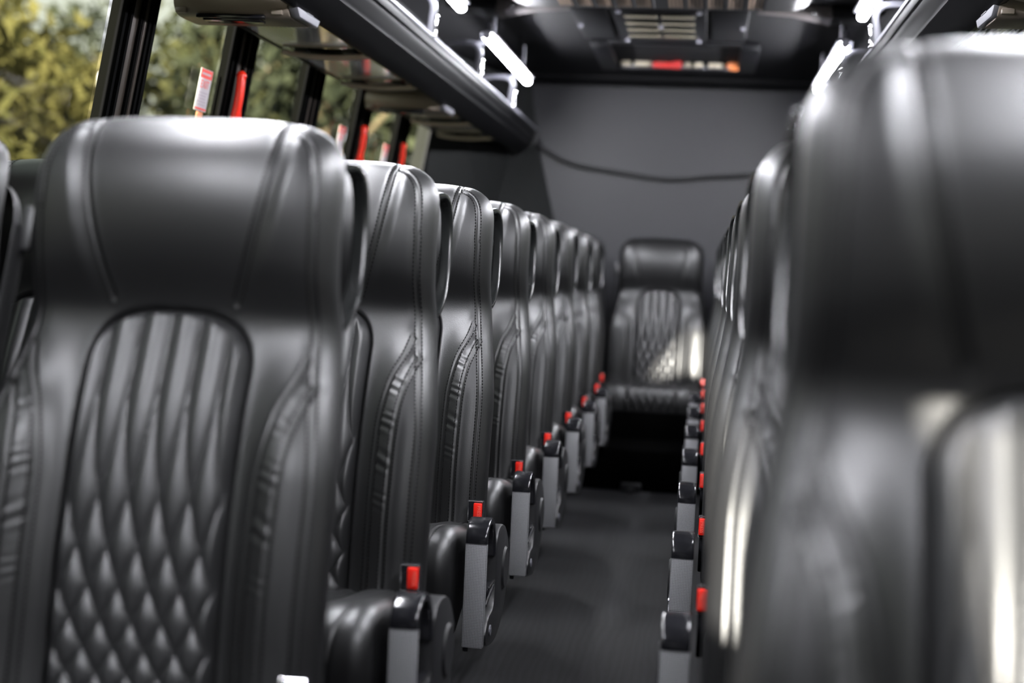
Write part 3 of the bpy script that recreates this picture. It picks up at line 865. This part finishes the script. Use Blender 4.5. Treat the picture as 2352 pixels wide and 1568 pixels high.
for y0, y1, lab in ((3.97, 4.56, 'glossy ribbed panel under the left rack just behind the near monitor'), (4.72, 5.32, 'second glossy ribbed panel under the left rack behind the near monitor'),
                    (6.14, 6.62, 'glossy ribbed panel under the left rack just behind the far monitor'), (6.76, 7.30, 'rearmost glossy ribbed panel under the left rack'),
                    (2.4, 3.1, 'foremost glossy ribbed panel under the left rack before the near monitor')):
    service_panel(1, y0, y1, lab)
for y0, y1, lab in ((3.80, 4.40, 'glossy ribbed panel under the right rack behind its brown monitor'), (2.72, 3.38, 'foremost glossy ribbed panel under the right rack before the monitor')):
    service_panel(-1, y0, y1, lab)

def monitor(s, y, lab):
    t = thing('folded_monitor', lab, 'monitor', (mx(-1.28, s), y, CZ+.642), 'flip down monitors under the racks')
    prof = smoothpath([(0, .012, .075), (0, .0, .055), (0, .004, .022), (0, .03, .0), (0, .10, -.004), (0, .22, .004), (0, .25, .03), (0, .25, .07)], 4)
    MB().prism([(p.y, p.z) for p in prof], 'x', -.165, .150, .004).obj('housing', M['monitor'], t, ang=.6)
    sg = s
    c = MB().prism([(.0, .072), (.008, .020), (.035, .0), (.21, .002), (.24, .03), (.24, .072)], 'x', min(sg*.150, sg*.178), max(sg*.150, sg*.178), .006)
    tag(c.obj('end_cap', M['monitorcap'], t), 'grey plastic end cap')
    MB().box((sg*.179, .12, .036), (.003, .06, .03), .001).obj('button', M['monitorcap'], t)
    for x in (-.145, .12): MB().box((x, .012, .008), (.030, .016, .014), .003).obj('hinge', M['monitor'], t)
    MB().box((-.01, .02, -.004), (.19, .016, .012), .003).box((-.01, .05, -.010), (.16, .05, .008), .002).obj('screen_edge', M['gloss'], t)
    MB().box((0, .12, .085), (.30, .20, .03), .006).obj('mount', M['plastic'], t)
    k = MB().box((sg*.165, .15, .092), (.06, .14, .045), .008); tag(k.obj('mount_cover', M['monitorcap'], t), 'grey mount cover')
monitor(1, 3.68, 'folded bronze and grey monitor under the left rack near the camera')
monitor(1, 5.84, 'small far folded monitor hanging under the left rack')
monitor(-1, 3.45, 'brown folded monitor under the right rack above the close seat')

# ------------------------------------------------------------------ red levers and exit stickers on the left windows
def zx(h): return Hx(CZ+h)
lev = [(4.285, 'nearest red emergency lever on a left window pillar'), (5.885, 'second red emergency lever on a left window pillar'), (6.675, 'farthest red emergency lever on a left window pillar')]
for y, lab in lev:
    t = thing('emergency_lever', lab, 'lever', (zx(.49)+.012, y, CZ+.42), 'red emergency levers')
    sl = .17
    a = MB().sweep(smoothpath([(-.012+0*sl, 0, -.02), (0, 0, .0), (.012, 0, .05), (.018, 0, .10), (.020, 0, .135)], 5), .017, .012, (0, 1, 0), n=12, power=3); a.sph((.020, 0, .137), .016)
    a.obj('lever', M['redhandle'], t)
    MB().box((.006, .022, .05), (.02, .016, .12), .006, rot=None).obj('lever_guard', M['redhandle'], t)
    MB().cyl((.016, .022, .0), (.024, .022, .0), .005, 10).obj('screw', M['greymetal'], t)
stk = [(4.125, 'red and white exit sticker on the window before the nearest red lever'), (5.735, 'blurred red and white sticker on the window before the second red lever'), (6.545, 'far pale red sticker on the window before the farthest red lever')]
EXIT = text_mesh('EXIT', .034, M['redtext'], .0003)
for y, lab in stk:
    t = thing('exit_sticker', lab, 'sticker', (zx(.49)-.030, y, CZ+.49), 'window exit stickers')
    t.rotation_euler = (0, math.atan(.17), 0)
    MB().box((0, 0, 0), (.0012, .10, .125), .0004).obj('sheet', M['white'], t)
    MB().box((.0008, 0, .048), (.0008, .094, .026)).box((.0008, 0, -.056), (.0008, .094, .006)).obj('red_band', M['redtext'], t)
    MB().box((.0014, -.002, .048), (.0006, .07, .006)).obj('band_mark', M['white'], t)
    l = link('lettering', EXIT, t); l.location = (.0012, 0, .016); l.rotation_euler = (PI/2, 0, PI/2)
    g = MB()
    for i in range(5): g.box((.0009, -.004*(i % 2), -.008-.009*i), (.0008, .074-.012*(i % 3), .0035))
    g.obj('small_print', M['greyink'], t)
    MB().box((0, .004, -.092), (.0012, .05, .055), .0004).obj('tab', M['orange'], t)

# ------------------------------------------------------------------ ceiling fittings
zc = CZ+1.13
def at(x, y, h): return (x, y, CZ+h)
# dropped air unit in the middle of the ceiling
t = thing('air_conditioning_unit', 'dark dropped air conditioning unit with tan grille along the ceiling centre', 'air conditioner', (XC, 4.4, zc))
pr = smoothpath([(-.60, 0, .0), (-.585, 0, -.055), (-.53, 0, -.088), (-.40, 0, -.095), (.40, 0, -.095), (.53, 0, -.088), (.585, 0, -.055), (.60, 0, .0)], 3)
MB().prism([(p.x, p.z) for p in pr], 'y', -1.6, 1.22, .004).obj('housing', M['module'], t, ang=.6)
g = MB(); g2 = MB()
for k in range(2):
    cx = -.19+.42*k
    for i in range(5):
        x0 = cx-.16+.075*i
        sgn = 1 if i % 2 else -1
        for q in range(4):
            g.box((x0+.0145*q-.02, 1.0, -.098), (.008, .30, .006))
        g2.box((x0+.034, 1.0, -.099), (.012, .34, .012), rot=None)
tag(g.obj('grille', M['creamgrille'], t), 'tan slatted grille'); g2.obj('grille_frame', M['module'], t)
# return vent panel behind it
t = thing('ceiling_vent', 'black ceiling vent with louvers in painted cream reflection in front of the roof hatch', 'vent', at(-.25, 6.42, 1.13))
f = MB(); f.box((0, 0, -.012), (.40, .80, .024), .004)
f.box((-.30, 0, -.012), (.16, .78, .020), .01, rot=None); f.box((.30, 0, -.012), (.16, .78, .020), .01)
f.obj('frame', M['module'], t)
for i in range(4):
    for sx_ in (-1, 1):
        tag(MB().box((sx_*.080, -.255+.165*i, -.028), (.140, .118, .006), .002, rot=(R_(7), 'X')).obj('louver', M['cream'], t), 'louver with painted cream reflection')
for x, y in ((-.17, -.36), (.17, -.36), (0, .0), (-.165, .36), (.165, .36), (-.36, 0), (.36, 0)): MB().cyl((x, y, -.034), (x, y, -.022), .010, 12).obj('screw', M['greymetal'], t)
# roof hatch
t = thing('roof_hatch', 'roof escape hatch with red handle near the rear wall', 'hatch', at(-.20, 7.32, 1.13))
f = MB()
for x in (-.36, .36): f.box((x, 0, -.02), (.09, .80, .04), .008)
f.box((0, -.37, -.010), (.66, .06, .02), .006); f.box((0, .37, -.02), (.66, .08, .04), .008)
f.obj('frame', M['module'], t)
MB().box((0, 0, -.004), (.64, .70, .008)).obj('panel', M['sidewall'], t)
h = MB().box((-.065, .24, -.028), (.125, .03, .028), .006).box((.0, .24, -.020), (.045, .03, .050), .006); tag(h.obj('handle', M['hatchred'], t), 'red release handle')
for x, w_ in ((-.27, .055), (-.18, .09), (-.08, .05), (.085, .10), (.08, .04), (.20, .08)): tag(MB().box((x, .27, -.018), (w_, .03, .030), .008).obj('glint', M['hatchglint'], t), 'cream pad')  # modelled blobs standing in for lamp reflections in the hatch
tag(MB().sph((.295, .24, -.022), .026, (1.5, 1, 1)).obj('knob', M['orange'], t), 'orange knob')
MB().box((0, .31, -.026), (.60, .03, .012), .004).obj('sill', M['greymetal'], t)
# taupe corner plates beside the air unit and duct pods
for s, nm in ((1, 'left'), (-1, 'right')):
    t = thing('ceiling_plate', f'taupe lit ceiling plate on the {nm} beside the air unit', 'plate', (mx(-.80, s), 6.0, CZ+1.13), 'taupe ceiling plates')
    MB().prism([(-.13, .0), (-.13, -.055), (.0*s+.02, -.022), (.17, -.012), (.17, 0)] if s > 0 else [(.13, .0), (.13, -.055), (-.02, -.022), (-.17, -.012), (-.17, 0)], 'y', -.02, .14, .003).obj('plate', M['brown'], t)
    MB().prism([(-.13*s, .0), (-.13*s, -.05), (-.34*s, -.035), (-.34*s, 0)], 'y', -.03, .16, .003).obj('side_wing', M['module'], t)
    MB().sph((-.06*s, -.022, -.03), .008).obj('screw', M['chrome'], t)

# rear ceiling soffit
struct(MB().box((XC, YB-.16, ZC-.01), (RX-LX-.3, .32, .03), .008).obj('trim_soffit', M['ceiling']))

# ------------------------------------------------------------------ outside
GZ = -1.25
struct(MB().box((0, 20, GZ-.1), (240, 240, .2)).obj('ground', M['grass'], smooth=False))
struct(MB().box((.0, 10, GZ+.006), (9, 120, .012)).obj('trim_road', M['asphalt'], smooth=False))
def foliage(name, seed, h, wdt, m, nl=5200):
    rng = np.random.default_rng(seed)
    V, F = [], []
    blobs = []
    for i in range(16):
        a = rng.uniform(0, 2*PI); zz = rng.uniform(.22, .95); rr = wdt*(1-abs(zz-.5)*1.0)*rng.uniform(.1, .8)
        blobs.append((rr*math.cos(a), rr*math.sin(a), zz*h, wdt*rng.uniform(.3, .55)))
    for i in range(nl):
        bx, by, bz, br = blobs[rng.integers(len(blobs))]
        d = rng.normal(size=3); d /= np.linalg.norm(d)
        p = np.array((bx, by, bz))+d*br*rng.uniform(.55, 1.05)*np.array((1, 1, 1.15))
        u = rng.normal(size=3); u /= np.linalg.norm(u); q = np.cross(u, rng.normal(size=3)); q /= np.linalg.norm(q)
        s = rng.uniform(.06, .17)
        b0 = len(V)
        V += [p-u*s, p+q*s*.5, p+u*s, p-q*s*.5]; F.append((b0, b0+1, b0+2, b0+3))
    return pymesh(name, V, F, False, m)
def trunk(name, seed, h):
    rng = random.Random(seed); b = MB()
    b.sweep(smoothpath([(0, 0, 0), (rng.uniform(-.1, .1), 0, h*.3), (rng.uniform(-.2, .2), rng.uniform(-.1, .1), h*.6), (rng.uniform(-.3, .3), 0, h*.92)], 4), .13, .13, (1, 0, 0), n=8)
    for i in range(7):
        z = h*rng.uniform(.3, .75); a = rng.uniform(0, 2*PI); l = rng.uniform(.8, 1.6)
        b.sweep(smoothpath([(0, 0, z), (l*.5*math.cos(a), l*.5*math.sin(a), z+.4), (l*math.cos(a), l*math.sin(a), z+1.0)], 3), .035, .035, (.3, .2, 1), n=6)
    return b.mesh(name, M['bark'])
kinds = []
for i, (mm, h, wd) in enumerate((('leafyellow', 6.2, 2.0), ('leafgreen', 6.8, 2.2), ('leafdark', 7.2, 2.1), ('leafyellow', 4.6, 1.9))):
    kinds.append((foliage('foliage', 20+i, h, wd, M[mm]), trunk('trunk', 40+i, h)))
LB = ['yellow-green leafy tree standing outside the left windows', 'mid green leafy tree standing outside the left windows', 'dark leafy tree standing outside the left windows', 'low yellow-green bushy tree outside the left windows']
def tree(x, y, kd, sc_, rz, lab=None, grp='trees outside the left windows'):
    t = thing('tree', lab or LB[kd], 'tree', (x, y, GZ), grp, rz)
    t.scale = (sc_, sc_, sc_)
    link('crown', kinds[kd][0], t); link('trunk', kinds[kd][1], t)
rr = random.Random(5)
spots = [(-16, 9)]
for _ in range(4000):
    y = rr.uniform(13.5, 44); x = y*rr.uniform(-.66, -.15)
    if x < -4.9 and math.hypot(x+5.55, y-13) > 3 and all(math.hypot(x-a, y-b) > 5.0 for a, b in spots): spots.append((x, y))
for x, y in spots[1:]: tree(x, y, rr.choice((0, 0, 3, 1, 1, 2)) if y < 24 else rr.choice((0, 1, 2, 2)), rr.uniform(1.02, 1.2), rr.uniform(0, 6.3))
for x, y, kd in ((-16, 9, 0), (-17, 4, 3), (-18, -1, 0), (-17, -6, 3), (-18, -11, 1)): tree(x, y, kd, 1.0, rr.uniform(0, 6.3))
for x, y, kd in ((14, 2, 3), (13, 8, 3), (15, 14, 0), (14, -5, 0), (13, 22, 3)):
    tree(x, y, kd, rr.uniform(.85, 1.05), rr.uniform(0, 6.3), 'yellow-green tree standing on the right side of the bus', 'trees right of the bus')
t = thing('utility_pole', 'brown utility pole with white box seen through the leftmost window', 'pole', (-5.55, 13.0, GZ))
MB().cyl((0, 0, 0), (.05, 0, 7.5), .07, 12).obj('pole', M['polebrown'], t)
tag(MB().box((-.14, -.05, 3.85), (.16, .14, .26), .04).obj('meter_box', M['boxwhite'], t), 'white box')
